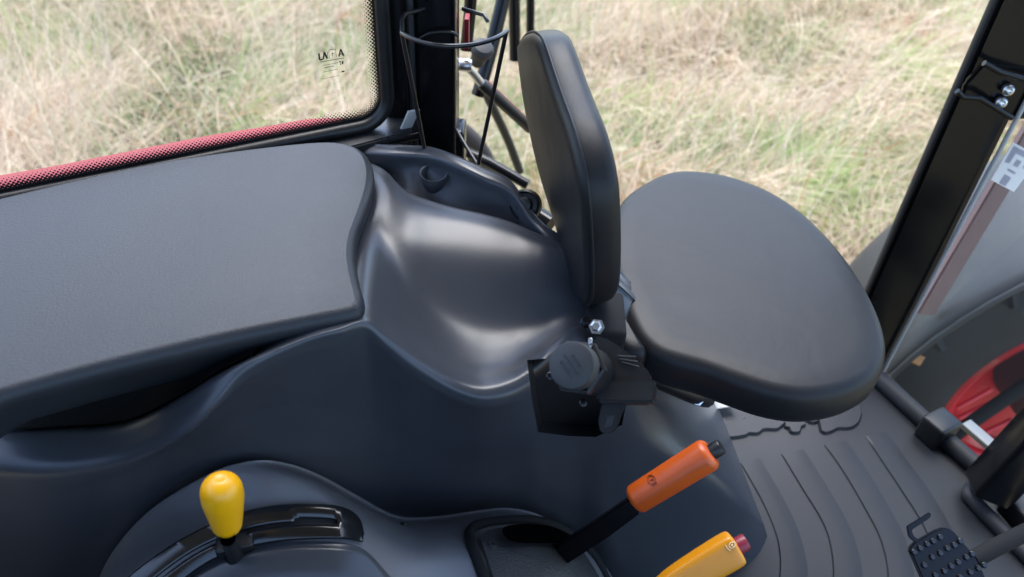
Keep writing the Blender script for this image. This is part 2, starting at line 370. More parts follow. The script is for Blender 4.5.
# lower panel, near vertical, down to the console seam and the floor
BOT = [(-70, -70, 660, .44, 0), (60, 60, 640, .45, 0), (125, 125, 570, .465, 0), (180, 180, 490, .485, 0), (215, 215, 474, .49, 0), (250, 250, 461, .50, 0), (305, 305, 468, .52, 0), (340, 340, 486, .535, 0), (365, 365, 500, .545, 0), (405, 405, 520, .56, 0), (455, 455, 518, .575, 0), (510, 512, 520, .60, 0), (550, 555, 545, .605, 0), (605, 612, 580, .605, 0), (640, 662, 585, .60, 0), (675, 722, 578, .60, 0), (700, 752, 552, .625, 0), (705, 757, 545, .64, 0), (715, 767, 535, .665, 0)]
SHO = [(550, 552, 450, .59), (605, 610, 452, .60), (640, 650, 450, .61), (675, 700, 468, .615), (700, 741, 497, .63), (705, 747, 503, .64), (715, 763, 522, .672)]
def lower(frac):
    out = []
    for x, a in zip(COLS, R8):
        bx, py, yy, _z = lerp_key(BOT, x); b = Yp(bx, py, yy)
        if b.z < -.01: b = Zp(bx, py, -.01)
        q = a.lerp(b, frac); q.y += .012 * math.sin(math.pi * frac)
        if x >= 550:
            s_ = Yp(*lerp_key(SHO, x)); k = min(1, (x - 540) / 80)
            q2 = a.lerp(s_, frac / .5) if frac < .5 else s_.lerp(b, (frac - .5) / .5)
            q = q.lerp(q2, k)
        out.append(q)
    return out
for fr_ in (.12, .30, .45, .55, .75, 1.0, 1.12): rows.append(lower(fr_))
# end wall: sweep the right end round to the floor edge seen on the mat
edge = [Zp(758, 527, 0), Zp(741, 478, 0), Zp(722, 425, 0), Zp(707, 398, 0)]
g = surf(rows, 6, 5)
trim = thing('fender_trim', V((-.05, .65, .3)), 'dark grey moulded plastic fender panel with a dished top behind the seat', 'fender panel')
panel = grid_mesh('panel', g, M['trim'], trim)
nl = [i for i, x in enumerate(COLS) if x <= 250]
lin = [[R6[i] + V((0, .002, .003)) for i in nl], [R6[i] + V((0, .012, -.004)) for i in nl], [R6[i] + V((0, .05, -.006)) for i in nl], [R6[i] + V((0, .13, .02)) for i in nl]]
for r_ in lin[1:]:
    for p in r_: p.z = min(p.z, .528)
grid_mesh('pocket_shade', surf(lin, 6, 4), M['matt_black'], trim)  # dark sheet painting the shade under the lid
# pocket around the power socket: cut a clean outline, push it in
def cut_pocket(o, poly, depth):
    bm = bmesh.new(); bm.from_mesh(o.data); inv = o.matrix_world.inverted()
    P = [V(p) for p in poly]; cen = (sum(P[i][0] for i in range(len(P))) / len(P), sum(p[1] for p in P) / len(P)) if False else None
    N = len(poly)
    near = [f for f in bm.faces]
    for i in range(N):
        a, b = ray(*poly[i]), ray(*poly[(i + 1) % N]); n = a.cross(b).normalized()
        sel = [f for f in bm.faces if all(480 < proj(v.co)[0] < 700 and 320 < proj(v.co)[1] < 470 for v in f.verts)]
        ge = list({e for f in sel for e in f.edges}) + list({v for f in sel for v in f.verts}) + sel
        bmesh.ops.bisect_plane(bm, geom=ge, plane_co=EYE, plane_no=n, dist=1e-6)
    ins = [f for f in bm.faces if inside(proj(f.calc_center_median()), poly)]
    r = bmesh.ops.extrude_face_region(bm, geom=ins); vs = [v for v in r['geom'] if isinstance(v, bmesh.types.BMVert)]
    bmesh.ops.delete(bm, geom=ins, context='FACES')
    o.data.materials.append(M['black_plastic'])
    for f in {f for v in vs for f in v.link_faces}: f.material_index = 1
    for v in vs: v.co += depth
    bmesh.ops.recalc_face_normals(bm, faces=bm.faces); bm.to_mesh(o.data); bm.free()
    o.data.polygons.foreach_set('use_smooth', [True] * len(o.data.polygons)); o.data.set_sharp_from_angle(angle=math.radians(38))
def proj(p):
    d = p - EYE; t = d.dot(fw); return (512 + FOC * d.dot(rt) / t, 288.5 - FOC * d.dot(up) / t)
def inside(q, poly):
    x, y = q; c = False; j = len(poly) - 1
    for i in range(len(poly)):
        (xi, yi), (xj, yj) = poly[i], poly[j]
        if (yi > y) != (yj > y) and x < (xj - xi) * (y - yi) / (yj - yi) + xi: c = not c
        j = i
    return c
panel.matrix_world = Matrix.Identity(4)
cut_pocket(panel, [(527, 360), (552, 358), (575, 350), (612, 356), (630, 385), (622, 425), (596, 437), (568, 436), (538, 432), (532, 400)], fw * .034 + up * .008 + rt * .005)
bm_ = bmesh.new(); bm_.from_mesh(panel.data); PB = BVHTree.FromBMesh(bm_); bm_.free()
def hit(px, py, tree, lift=0.0, default=1.0):
    h = tree.ray_cast(EYE, ray(px, py).normalized())
    return (h[0] + h[1] * (lift if h[1].dot(ray(px, py)) < 0 else -lift), (h[1] if h[1].dot(ray(px, py)) < 0 else -h[1])) if h[0] else (Tp(px, py, default), -fw)
cc = Zp(434, 174, .500)
lathe('foot_cup', cc - Z * .022, Z + V((0, -.12, 0)), [(0, 0), (0, .008), (.010, .010), (.026, .0155), (.027, .0175), (.024, .0185), (.008, .014), (0, .012)], M['trim'], trim, 28, 40)
# lid of the storage box / arm rest slab
lid_px = [(-80, 216), (0, 196), (80, 177), (160, 160), (250, 147), (320, 140), (350, 143), (366, 153), (372, 170), (370, 190), (362, 215), (355, 235), (353, 255), (357, 278), (362, 297), (360, 306), (350, 311), (300, 321), (250, 331), (200, 342), (100, 366), (0, 393), (-80, 415)]
lo = spline([Zp(x, y, LIDZ) for x, y in lid_px], 5, True)
TH = .086
lo2 = offset_poly(lo, -.004, Z)
_fa, _fb = Zp(0, 393, LIDZ), Zp(355, 309, LIDZ); _fn = Z.cross((_fb - _fa).normalized())
def lid_inset(pts, d, n):
    if d < .011: return offset_poly(pts, d, n)
    q = offset_poly(pts, .011, n)
    return [p + _fn * (d - .011) * max(0, 1 - (p - _fa).dot(_fn) / .16) for p in q]
pillow('storage_lid', [p - Z * TH for p in lo2], Z, [(.050, .0), (.042, .010), (.032, .026), (.021, .044), (.010, .060), (.003, .070)] + [(.002 + .011 * (1 - math.cos(a)), TH - .011 + .011 * math.sin(a)) for a in [i * math.pi / 12 for i in range(7)]], M['lid'], trim, dome=0, inset=lid_inset)

# ------------------------------------------------------------------ lever console
con = thing('lever_console', V((-.25, .40, .33)), 'grey plastic hump with a black slotted quadrant plate below the fender panel', 'lever console')
Sx = [(88, 640), (98, 590), (110, 560), (132, 530), (160, 504), (200, 480), (228, 467), (255, 461), (285, 463), (320, 475), (360, 497), (398, 516), (440, 516), (500, 508), (530, 512), (560, 526), (600, 560), (630, 610)]
Sy = [.45, .455, .46, .465, .47, .475, .482, .49, .505, .518, .53, .54, .553, .575, .582, .585, .57, .55]
def crow(pts, fn, n=36): return arclen(spline([fn(i, x, y) for i, (x, y) in enumerate(pts)], 6), n)
s0 = crow(Sx, lambda i, x, y: Yp(x, y, Sy[i]))
c1x = [(70, 660), (95, 620), (128, 582), (175, 547), (225, 521), (268, 510), (308, 506), (338, 509), (360, 523), (400, 548), (450, 552), (500, 556), (560, 580), (600, 640)]
c1z = [.30, .305, .32, .335, .345, .347, .343, .335, .318, .285, .26, .24, .21, .19]
s1 = crow(c1x, lambda i, x, y: Zp(x, y, c1z[i]))
c2x = [(110, 690), (135, 640), (172, 590), (210, 562), (245, 548), (280, 542), (315, 541), (345, 543), (368, 552), (400, 585), (440, 600), (500, 610), (560, 640), (590, 680)]
c2z = [.29, .30, .315, .325, .332, .335, .333, .328, .315, .285, .255, .235, .21, .19]
s2 = crow(c2x, lambda i, x, y: Zp(x, y, c2z[i]))
mid = [a.lerp(b, .5) + V((0, -.0, .008)) for a, b in zip(s0, s1)]
pre = [a + V((0, -.006, .002)) for a in s0]
dm1 = [a + V((0, -.012, .000)) for a in s2]; dm2 = [a + V((0, -.035, -.012)) for a in s2]; dm3 = [a + V((0, -.065, -.05)) for a in s2]; dm4 = [a + V((0, -.075, -.12)) for a in s2]
skirt = [a + V((0, .004, -.03)) for a in s0]
cg = [skirt, s0, pre, mid, s1, s2, dm1, dm2, dm3, dm4]
cfine = surf(cg, 3, 6)
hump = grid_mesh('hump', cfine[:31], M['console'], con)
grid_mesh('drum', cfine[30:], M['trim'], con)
nc_ = len(cfine[0]); CB = BVHTree.FromPolygons([p for r_ in cfine for p in r_], [(i * nc_ + j, i * nc_ + j + 1, (i + 1) * nc_ + j + 1, (i + 1) * nc_ + j) for i in range(len(cfine) - 1) for j in range(nc_ - 1)])
# quadrant plate : two glossy black strips either side of a real slot
qu = [(110, 602), (135, 577), (180, 544), (228, 520), (268, 509), (308, 506), (340, 510), (356, 521), (361, 537)]
ql = [(150, 612), (178, 586), (212, 562), (246, 549), (280, 542), (312, 540), (338, 540), (350, 541), (361, 543)]
def onc(px, py, lift): return hit(px, py, CB, lift)[0]
qU = [onc(x, y, .004) for x, y in qu]; qL = [onc(x, y, .004) for x, y in ql]
U = arclen(spline(qU, 6), 49); Lw = arclen(spline(qL, 6), 49)
bm = bmesh.new(); cellw = [0, .05, .40, .50, .60, .70, .95, 1]
NV = []
for i in range(49):
    NV.append([bm.verts.new(U[i].lerp(Lw[i], w) + V((0, -.0005, .0015)) * (1 if 0 < k < 7 else 0)) for k, w in enumerate(cellw)])
for i in range(48):
    for k in range(7):
        slot = (k == 3 and 4 < i < 41) or (k == 4 and 18 <= i < 24) or (k in (2, 3) and 33 <= i < 41)
        if not slot: bm.faces.new((NV[i][k], NV[i + 1][k], NV[i + 1][k + 1], NV[i][k + 1]))
plate = from_bm('quadrant_plate', bm, M['plate'], con, 50)
sm = plate.modifiers.new('thickness', 'SOLIDIFY'); sm.thickness = .003; sm.offset = 0
bm = bmesh.new(); A = [[bm.verts.new(U[i].lerp(Lw[i], w) - (U[i] - EYE).normalized() * -.0025) for w in (.30, .70)] for i in range(2, 44)]
for a, b in zip(A, A[1:]): bm.faces.new((a[0], b[0], b[1], a[1]))
from_bm('slot_lining', bm, M['rubber'], con)
def screw(px, py, tree, r, parent, name='screw', m='black_plastic'):
    p, n = hit(px, py, tree); 
    return lathe(name, p - n * .001, n, [(0, r * 1.25), (.0015, r * 1.25), (.002, r), (.0035, r * .95), (.0035, r * .45), (.0015, r * .4), (.0015, 0)], M[m], parent, 14)
screw(404, 525, CB, .0045, con)
# handbrake slot bezel on the console
bz = [(500, 620), (484, 580), (472, 548), (470, 533), (482, 526), (510, 522), (540, 523), (566, 532), (592, 556), (615, 600)]
bp_ = spline([hit(x, y, CB, .002, 1.0)[0] for x, y in bz], 6)
brake_bez = tube('lever_bezel', bp_, .0065, M['matt_black'], con, 10)
inner = [(505, 615), (492, 580), (481, 548), (480, 540), (490, 534), (512, 531), (540, 532), (560, 539), (585, 562), (600, 610)]
ip = [hit(x, y, CB, .006, 1.0)[0] for x, y in inner]
c0 = sum(ip, V()) / len(ip); fan = spline(ip, 5, True)
mesh('bezel_floor', fan + [hit(545, 572, CB, .013)[0]], [(i, (i + 1) % len(fan), len(fan)) for i in range(len(fan))], M['black_text'], con)
screw(492, 545, BVHTree.FromPolygons([p + Z * .006 for r_ in cfine for p in r_], [(i * nc_ + j, i * nc_ + j + 1, (i + 1) * nc_ + j + 1, (i + 1) * nc_ + j) for i in range(len(cfine) - 1) for j in range(nc_ - 1)]), .005, con, 'screw', 'rubber')
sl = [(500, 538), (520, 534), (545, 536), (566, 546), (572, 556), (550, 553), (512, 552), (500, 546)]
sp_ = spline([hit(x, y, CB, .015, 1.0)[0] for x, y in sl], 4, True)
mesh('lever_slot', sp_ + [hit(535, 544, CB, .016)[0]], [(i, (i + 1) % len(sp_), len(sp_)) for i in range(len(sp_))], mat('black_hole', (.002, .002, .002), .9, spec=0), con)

# ------------------------------------------------------------------ levers
kb = onc(234, 545, 0); kt = Tp(219.5, 478, .700); kn0 = Tp(228, 530, .735)
sh = thing('shift_lever', kb, 'short lever with a yellow tapered knob standing in the quadrant slot', 'lever')
ax = (kt - kn0); Lk_ = ax.length
kp = []
for i in range(25):
    s = i / 24
    r_ = .0118 + (.0185 - .0118) * min(1, s / .62) ** .85
    if s < .08: r_ *= .80 + .20 * math.sin(s / .08 * math.pi / 2)
    if s > .70: q = (s - .70) / .30; r_ = .0185 * math.sqrt(max(0, 1 - (q * .95) ** 2.6))
    kp.append((s * Lk_, r_))
kp = [(0, 0)] + kp + [(Lk_ * .995, .004), (Lk_ * .985, 0)]
lathe('knob', kn0, ax, kp, M['yellow'], sh, 32, 60)
ss = lathe('stem', kb - ax.normalized() * .02, kn0 - kb, [(0, .010), (.02, .010), (.024, .007), ((kn0 - kb).length + .03, .007)], M['black_plastic'], sh, 16)
box('boot', onc(236, 543, .003), V((.017, .006, 0)), V((-.003, .010, 0)), V((0, 0, .007)), M['black_plastic'], sh, .003)

def capsule_prof(L, r, rb, rt_, r2=None):
    r2 = r2 or r; p = [(0, 0)]
    for i in range(7): a = i * math.pi / 12; p.append((rb * (1 - math.cos(a)), r - rb + rb * math.sin(a)))
    for i in range(1, 6): s = i / 6; p.append((rb + (L - rb - rt_) * s, r + (r2 - r) * s))
    for i in range(7): a = i * math.pi / 12; p.append((L - rt_ + rt_ * math.sin(a), r2 - rt_ + rt_ * math.cos(a)))
    p.append((L, 0)); return p
b0, b1 = Tp(633, 501, .875), Tp(712, 452, .845)
hb = thing('parking_brake_lever', Tp(545, 562, 1.0), 'black hand brake lever with an orange grip and a black end button', 'lever')
axb = (b1 - b0)
grip = lathe('grip', b0, axb, capsule_prof(axb.length, .0165, .007, .008, .0178), M['orange'], hb, 32, 60)
lathe('release_button', b1 - axb.normalized() * .002, axb, [(0, .0085), (.012, .0085), (.014, .0075), (.0145, 0)], M['black_plastic'], hb, 20)
sa, sb = Tp(540, 556, .97), b0 + axb.normalized() * .01
tdir = (sb - sa).normalized(); sd = tdir.cross(fw).normalized(); nn = tdir.cross(sd)
pl = [Tp(x, y, t) for x, y, t in ((629, 497, .885), (598, 518, .925), (552, 548, .972), (548, 556, .975), (562, 566, .965), (608, 536, .915), (640, 512, .88))]
prism('shaft', [p - fw * .006 for p in pl], -fw, .012, M['gloss'], hb, .002)
# parking symbol, debossed look: circle, P, brackets lying on the grip
gb = bmesh.new(); gb.from_mesh(grip.data); GB = BVHTree.FromBMesh(gb); gb.free()
off = grip.matrix_world
def ongrip(px, py, tree=GB, lift=.0004): return hit(px, py, tree, lift, .86)[0]
bm = bmesh.new(); cx, cy = 652, 480
ad = V((math.cos(math.radians(-32)), math.sin(math.radians(-32)))); pd = V((-ad.y, ad.x))
def sy(u_, v_): return ongrip(cx + ad.x * u_ + pd.x * v_, cy + ad.y * u_ + pd.y * v_)
tube_bm(bm, [sy(3.9 * math.cos(a), 3.9 * math.sin(a)) for a in [i * math.pi / 10 for i in range(20)]], .0005, 6, True)
tube_bm(bm, [sy(-1.9, -.6), sy(1.9, -.6)], .0005, 6); tube_bm(bm, [sy(1.8, -.6), sy(1.7, 1.0), sy(.6, 1.3), sy(0, .6), sy(0, -.6)], .0005, 6)
for s_ in (-1, 1): tube_bm(bm, [sy(5.2 * math.cos(a), s_ * 5.2 * math.sin(a)) for a in [math.pi / 2 + (i - 3) * .2 for i in range(7)]], .0004, 6)
from_bm('brake_symbol', bm, M['orange_mark'], hb)

d0, d1 = Tp(662, 590, .80), Tp(738, 546, .80)
yl = thing('amber_lever', Tp(600, 620, .85), 'amber yellow lever grip with a dark red end button at the bottom edge', 'lever')
axd = (d1 - d0).normalized(); sdd = axd.cross(fw).normalized(); Ld = (d1 - d0).length
prof_pts = []
bm = bmesh.new(); rings = []
for s, wv, hv in ((-.3, .010, .008), (0, .0115, .009), (.10, .0140, .011), (.35, .0158, .012), (.7, .0172, .013), (.95, .0178, .0132), (1.0, .0160, .0115)):
    c = d0 + axd * Ld * s; ring = []
    for k in range(24):
        a = 2 * math.pi * k / 24; ca, sa_ = math.cos(a), math.sin(a); e = .45
        ring.append(bm.verts.new(c + sdd * wv * math.copysign(abs(ca) ** e, ca) - fw * hv * math.copysign(abs(sa_) ** e, sa_)))
    rings.append(ring)
for A_, B_ in zip(rings, rings[1:]):
    for k in range(24): bm.faces.new((A_[k], A_[(k + 1) % 24], B_[(k + 1) % 24], B_[k]))
bm.faces.new(rings[-1]); bm.faces.new(rings[0])
ag = from_bm('grip', bm, M['amber'], yl, 50)
ag.modifiers.new('sub', 'SUBSURF').levels = 1; ag.modifiers['sub'].render_levels = 2
lathe('end_button', d1 - axd * .002, axd, [(0, .0085), (.010, .0085), (.012, .0075), (.0125, 0)], M['redbtn'], yl, 18)
prism('shaft', [d0 - axd * .14 + sdd * .012, d0 - axd * .14 - sdd * .012, d0 + axd * .0 - sdd * .010, d0 + sdd * .010], -fw, .010, M['gloss'], yl, .002)
gb = bmesh.new(); gb.from_mesh(ag.data); AB = BVHTree.FromBMesh(gb); gb.free()
bm = bmesh.new()
def sy2(u_, v_): return ongrip(732 + ad.x * u_ + pd.x * v_, 545 + ad.y * u_ + pd.y * v_, AB, .0003)
tube_bm(bm, [sy2(3.2 * math.cos(a), 2.6 * math.sin(a)) for a in [i * math.pi / 8 for i in range(16)]], .0006, 6, True)
tube_bm(bm, [sy2(-1, 0), sy2(1, .3)], .0011, 6); tube_bm(bm, [sy2(-5.5, -4), sy2(-6, 0), sy2(-4.5, 4)], .0005, 6)
from_bm('lever_symbol', bm, M['amber_mark'], yl)

# ------------------------------------------------------------------ instructor seat
seat = thing('instructor_seat', V((.30, .78, 0)), 'black vinyl fold-down passenger seat with a small reclined backrest', 'seat')
SZ = .43
cu = [(648, 179), (668, 170), (692, 168), (728, 173), (765, 186), (797, 205), (825, 230), (850, 260), (870, 292), (883, 322), (887, 346), (880, 367), (864, 381), (838, 390), (805, 393), (772, 388), (738, 377), (705, 365), (676, 357), (657, 349), (641, 335), (630, 315), (622, 292), (613, 262), (612, 225), (625, 196)]
co = spline([Zp(x, y, SZ) for x, y in cu], 4, True)
cush = pillow('cushion', [p - Z * .055 for p in offset_poly(co, -.004, Z)], Z, [(.030, -.004), (.012, 0), (.004, .006), (0, .016), (0, .034), (.0015, .042), (.004, .048), (.009, .0525), (.016, .0545)], M['vinyl'], seat, dome=.0015, rings=7)
# rear bolster strip and the seam beside it
bo = [(606, 262), (616, 276), (623, 300), (632, 322), (648, 346), (640, 352), (622, 346), (606, 330), (598, 300), (598, 275)]
bp = spline([Zp(x, y, SZ - .004) for x, y in bo], 5, True)
pillow('bolster', [p - Z * .045 for p in bp], Z, [(.004, 0), (0, .008), (0, .034), (.003, .041), (.008, .045)], M['vinyl'], seat, dome=.003)
tube('bolster_seam', spline([Zp(x, y, SZ - .012) for x, y in [(613, 266), (621, 288), (629, 313), (640, 335), (656, 352), (676, 361)]], 5), .0035, M['rubber'], seat)
pan = offset_poly(co, .030, Z)
pillow('seat_pan', [p - Z * .072 for p in pan], Z, [(.02, 0), (.004, .004), (0, .012), (0, .022)], M['black_plastic'], seat)
# backrest
A0, B0, D0 = Yp(520, 38, .93), Yp(568, 130, .66), Yp(583, 290, .62)
bn = (B0 - A0).cross(D0 - A0).normalized();
if bn.x < 0: bn = -bn
ba = [(516, 45), (520.5, 38.5), (527, 35.5), (532, 37.5), (536.5, 43), (542, 58), (549, 80), (557.5, 105), (567, 132), (575.5, 165), (581, 200), (584, 245), (585, 285), (583, 300), (578, 303), (570, 285), (555, 230), (537, 170), (524, 110), (517.5, 65)]
bo_ = arclen(spline([Pp(x, y, A0, bn) for x, y in ba] + [Pp(516, 45, A0, bn)], 6), 90)[:-1]
BT = .039
bc = offset_poly(bo_, -.003, bn)
back = pillow('backrest', bc, bn, [(.030, .0005), (.012, 0.0), (.006, .001), (.002, .0045), (0, .010), (0, BT - .013), (.0015, BT - .006), (.005, BT - .002), (.011, BT)], M['vinyl'], seat, dome=.008, rings=6)
tube('piping', [p + bn * .0075 for p in offset_poly(bc, -.0002, bn)], .0017, M['vinyl'], back, 8, True)
# hinge under the backrest
box('hinge_bracket', Tp(604, 322, .90), X * .022, Y * .035, Z * .018, M['matt_black'], seat, .006)
hb_ = Tp(597, 327, .80)
lathe('hinge_bolt', hb_, (EYE - hb_) + V((-.1, 0, .1)), [(0, .008), (.004, .008), (.004, .0058), (.010, .0058), (.011, .004), (.011, 0)], M['chrome'], seat, 6, 20)
bq = Tp(586, 322, .81)
lathe('hinge_bolt', bq, (EYE - bq), [(0, .006), (.006, .006), (.007, .004), (.007, 0)], M['gloss'], seat, 12)
# support frame under the cushion
tube('support_arm', [Zp(640, 370, .36), Zp(690, 392, .33), Zp(706, 398, .27)], .013, M['black_plastic'], seat, 10)
lathe('support_bolt', Zp(697, 401, .30), V((0, -.5, .8)), [(0, .007), (.006, .007), (.007, .004), (.007, 0)], M['chrome'], seat, 6, 20)

# ------------------------------------------------------------------ power socket in its pocket
so = thing('power_socket', Tp(600, 375, .80), 'round black capped power socket on a black bracket in the panel pocket', 'power socket')
sc = Tp(571, 365, .705); sa_ = (Tp(589, 371, .752) - sc).normalized()
lathe('cap', sc, sa_, [(.0005, 0), (0, .019), (.0008, .0208), (.003, .0215), (.016, .0215), (.016, .019), (.020, .019)], M['cap'], so, 36)
lathe('hex_flange', sc + sa_ * .0165, sa_, [(0, .0235), (.001, .0265), (.008, .0265), (.010, .024), (.012, .020)], M['black_plastic'], so, 6, 20)
lathe('body', sc + sa_ * .024, sa_, [(0, .0225), (.040, .0225), (.045, .020), (.045, 0)], M['black_plastic'], so, 28)
cn = -fw + rt * -.25 + up * .25
def plane_poly(pts, t, n, cpx): a = Tp(*cpx, t); return [Pp(x, y, a, n.normalized()) for x, y in pts]
prism('bracket', plane_poly([(592, 336), (603, 336), (622, 348), (645, 366), (652, 378), (652, 392), (604, 392), (600, 372)], .752, cn, (620, 370)), cn, .014, M['black_plastic'], so, .003)
prism('bracket_ledge', plane_poly([(596, 378), (652, 378), (657, 384), (656, 401), (649, 404), (596, 402)], .742, cn, (620, 390)), cn, .018, M['black_plastic'], so, .003)
for dv in (0, 3, 6):
    tube('grille_bar', plane_poly([(618 + dv * .6, 356 + dv), (636 + dv * .5, 357 + dv * 1.6)], .750, cn, (620, 370)), .0008, M['rubber'], so, 6)
lug = prism('lug', plane_poly([(602, 402), (629, 401), (622, 412), (616, 430), (612, 434), (600, 432), (598, 420)], .758, cn, (612, 418)), cn, .005, M['black_plastic'], so, .0015)
prism('lug_hole', plane_poly([(607, 416), (615, 414), (613, 426), (604, 428)], .7565, cn, (612, 418)), cn, .001, M['rubber'], lug, .0003)
for q, tt, sz in (((590, 343), .722, .0022), ((599, 362), .722, .0024)):
    p = Tp(*q, tt); box('clip', p, rt * sz * .8 + up * .0003, up * sz * 2.0 + rt * .0004, fw * .002, M['chrome'], so, .0006)
for q, tt in (((550, 376), .755), ((583, 403), .755)):
    p = Tp(*q, tt); lathe('screw', p, -fw + up * .3, [(0, .004), (.002, .0038), (.003, .0022), (.003, 0)], M['gloss'], so, 12)
# faint moulded lettering on the cap: three lines of raised ticks
bm = bmesh.new(); rc = random.Random(3)
e1 = (rt * .62 - up * .78); e1 = (e1 - sa_ * e1.dot(sa_)).normalized(); e2 = sa_.cross(e1)
for li, n_ in ((-.006, 5), (0, 8), (.006, 6)):
    for k in range(n_):
        c = sc + e2 * li + e1 * (k - n_ / 2 + .5) * .0032 - sa_ * .0001
        box_bm(bm, c, e1 * .0009, e2 * (.0010 + .0006 * rc.random()), sa_ * .00025)
from_bm('moulded_lettering', bm, M['rubber'], so)

# ------------------------------------------------------------------ side window, sill and fender outside
win = thing('side_window', Zp(200, 155, .52), 'rear side window with a dotted black border and a printed maker mark', 'window')
w0, w1 = Zp(0, 191, .53), Zp(384, 114, .53)
wd = (w1 - w0); wd.z = 0; wd.normalize(); wn = V((wd.y, -wd.x, 0))   # wn faces the cab
wr = w0.lerp(w1, 1.0); WL = w0 - wd * .25; Wz0, Wz1 = .53, 1.25
def wpt(s, z): return wr - wd * s + Z * (z - Wz0)
WW = (wr - WL).length; cr_r = .035
def wprofile(ins, n=8):
    pts = [wpt(WW, Wz0 + ins)]
    for i in range(n + 1):
        a = i / n * math.pi / 2; R_ = cr_r - ins
        pts.append(wpt(cr_r - R_ * math.sin(a), Wz0 + cr_r - R_ * math.cos(a)))
    pts.append(wpt(ins, Wz1)); return pts
o_ = wprofile(0)
mesh('glass', o_ + [wpt(WW, Wz1)], [tuple(range(len(o_) + 1))], M['glass'], win, False)
# dotted border band
outer, inn = wprofile(.000, 8), wprofile(.018, 8)
vs = [p + wn * .004 for p in outer + inn]; n_ = len(outer); fs = [(i, i + 1, n_ + i + 1, n_ + i) for i in range(n_ - 1)]
bo2 = mesh('ceramic_border', vs, fs, M['frit'], win, False)
Ls = [0]
for a, b in zip(outer, outer[1:]): Ls.append(Ls[-1] + (b - a).length)
uvl = bo2.data.uv_layers.new(name='UVMap')
for li, l in enumerate(bo2.data.loops):
    vi = l.vertex_index; uvl.data[li].uv = (Ls[vi % n_], 0.0 if vi < n_ else .018)
tube('rubber_seal', [p + wn * .007 - Z * .004 for p in wprofile(-.004, 8)], .0095, M['black_plastic'], win, 10)
# maker mark printed on the glass (seen from its back, so mirrored)
bm = bmesh.new()
m0 = Pp(319, 60, wr - wn * .0, wn); m1 = Pp(343, 56, wr, wn); md = (m1 - m0); mw = md.length; md.normalize(); mz = (Z - md * Z.dot(md)).normalized()
def mk(u0, v0, u1, v1, wdt):
    a = m0 + md * u0 * mw + mz * v0 * mw + wn * .003; b = m0 + md * u1 * mw + mz * v1 * mw + wn * .003; t = (b - a).normalized(); s = t.cross(wn) * wdt * mw
    bm.faces.new([bm.verts.new(p) for p in (a - s, b - s, b + s, a + s)])
for q in ((0, .05, 0, .33, .035), (0, .05, .14, .05, .03), (.16, .05, .22, .35, .03), (.22, .35, .32, .05, .04), (.30, .05, .37, .34, .012), (.42, .40, .68, .40, .010), (.42, .40, .40, .05, .008), (.68, .40, .70, .05, .008),
          (.55, .30, .55, .08, .010), (.48, .22, .62, .22, .010), (.80, .05, .90, .36, .03), (.90, .36, 1.0, .05, .035), (.84, .15, .96, .15, .02), (0, -.04, 1.0, -.04, .012),
          (.1, -.22, .75, -.20, .008), (.15, -.32, .55, -.31, .014), (.80, -.16, .85, -.20, .03), (.93, -.17, .93, -.30, .03), (.82, -.28, .86, -.28, .03), (.1, -.5, .7, -.48, .008), (0, -.8, .75, -.76, .007), (.85, -.62, .97, -.62, .03)):
    mk(*q)
from_bm('maker_mark', bm, M['mark'], win, None)

sillt = thing('window_sill', Zp(300, 150, .51), 'black painted metal sill between the side window and the grey lid', 'sill')
si = [Zp(-80, 214, .515), Zp(60, 183, .515), Zp(230, 148, .515), Zp(400, 113, .515), Zp(414, 118, .515), Zp(411, 131, .515), Zp(350, 147, .515), Zp(300, 157, .515), Zp(-80, 235, .515)]
prism('ledge', si, Z, .03, M['sillp'], sillt, .002)
tube('edge_bead', spline([Zp(340, 152, .505), Zp(375, 144, .505), Zp(418, 135, .505)], 4), .006, M['gloss'], sillt)
box('clip', Zp(410, 119, .53), wd * .008, wn * .002, (Z * .012 + wd * .006), M['silver'], sillt, .001)
for x0, x1, yy in ((34, 52, 183), (170, 185, 157), (60, 68, 180)):
    pass

rf = thing('rear_fender', Zp(120, 150, .45) + V((0, .1, 0)), 'glossy red rear fender edge just outside the side window', 'fender')
oe = [(-90, 197), (0, 179), (60, 168.5), (120, 156.5), (170, 146.5), (220, 137), (270, 129), (310, 122), (345, 121)]
g1 = [Zp(x, y, .47) for x, y in oe]
rws = [[p + V((0, .05, -.20)) for p in g1], [p + V((0, .012, -.05)) for p in g1], g1, [p + V((0, -.018, .012)) for p in g1], [p + V((0, -.06, .018)) for p in g1], [p + V((.0, -.16, .0)) for p in g1]]
for r_ in rws:
    for i, p in enumerate(r_): pass
grid_mesh('fender_skin', surf(rws, 4, 4), M['redpaint'], rf)

# ------------------------------------------------------------------ pillars
dp = thing('door_pillar', V((-.12, 1.0, .4)), 'black upright door pillar behind the wire bottle holder', 'pillar')
def post(name, path, xh, yh, m, parent, bev=.008):
    bm = bmesh.new()
    for a, b in zip(path, path[1:]):
        c = (a + b) / 2; box_bm(bm, c, X * xh, Y * yh, (b - a) / 2, bev)
    return from_bm(name, bm, m, parent, 40)
post('post', [Yp(440, 200, .99), Yp(440, 200, .99) + Z * 1.45], .027, .03, M['gloss'], dp)
post('inner_frame', [Yp(402, 150, .965), Yp(402, 150, .965) + Z * 1.4], .016, .022, M['gloss'], dp, .006)
tube('edge_trim', [Yp(417, 190, .955), Yp(417, 190, .955) + Z * 1.4], .005, M['rubber'], dp, 10)
fl = Yp(420, 190, 1.0)
box('foot', V((-.14, .995, .43)), X * .06, Y * .022, Z * .05, M['gloss'], dp, .006)
tube('lower_rail', [Yp(452, 176, .975), Yp(500, 194, .95), Yp(550, 226, .90)], .017, M['gloss'], dp)
box('red_flange', Yp(467, 32, 1.03), X * .003, Y * .01, Z * .022, M['redpaint'], dp, .001)

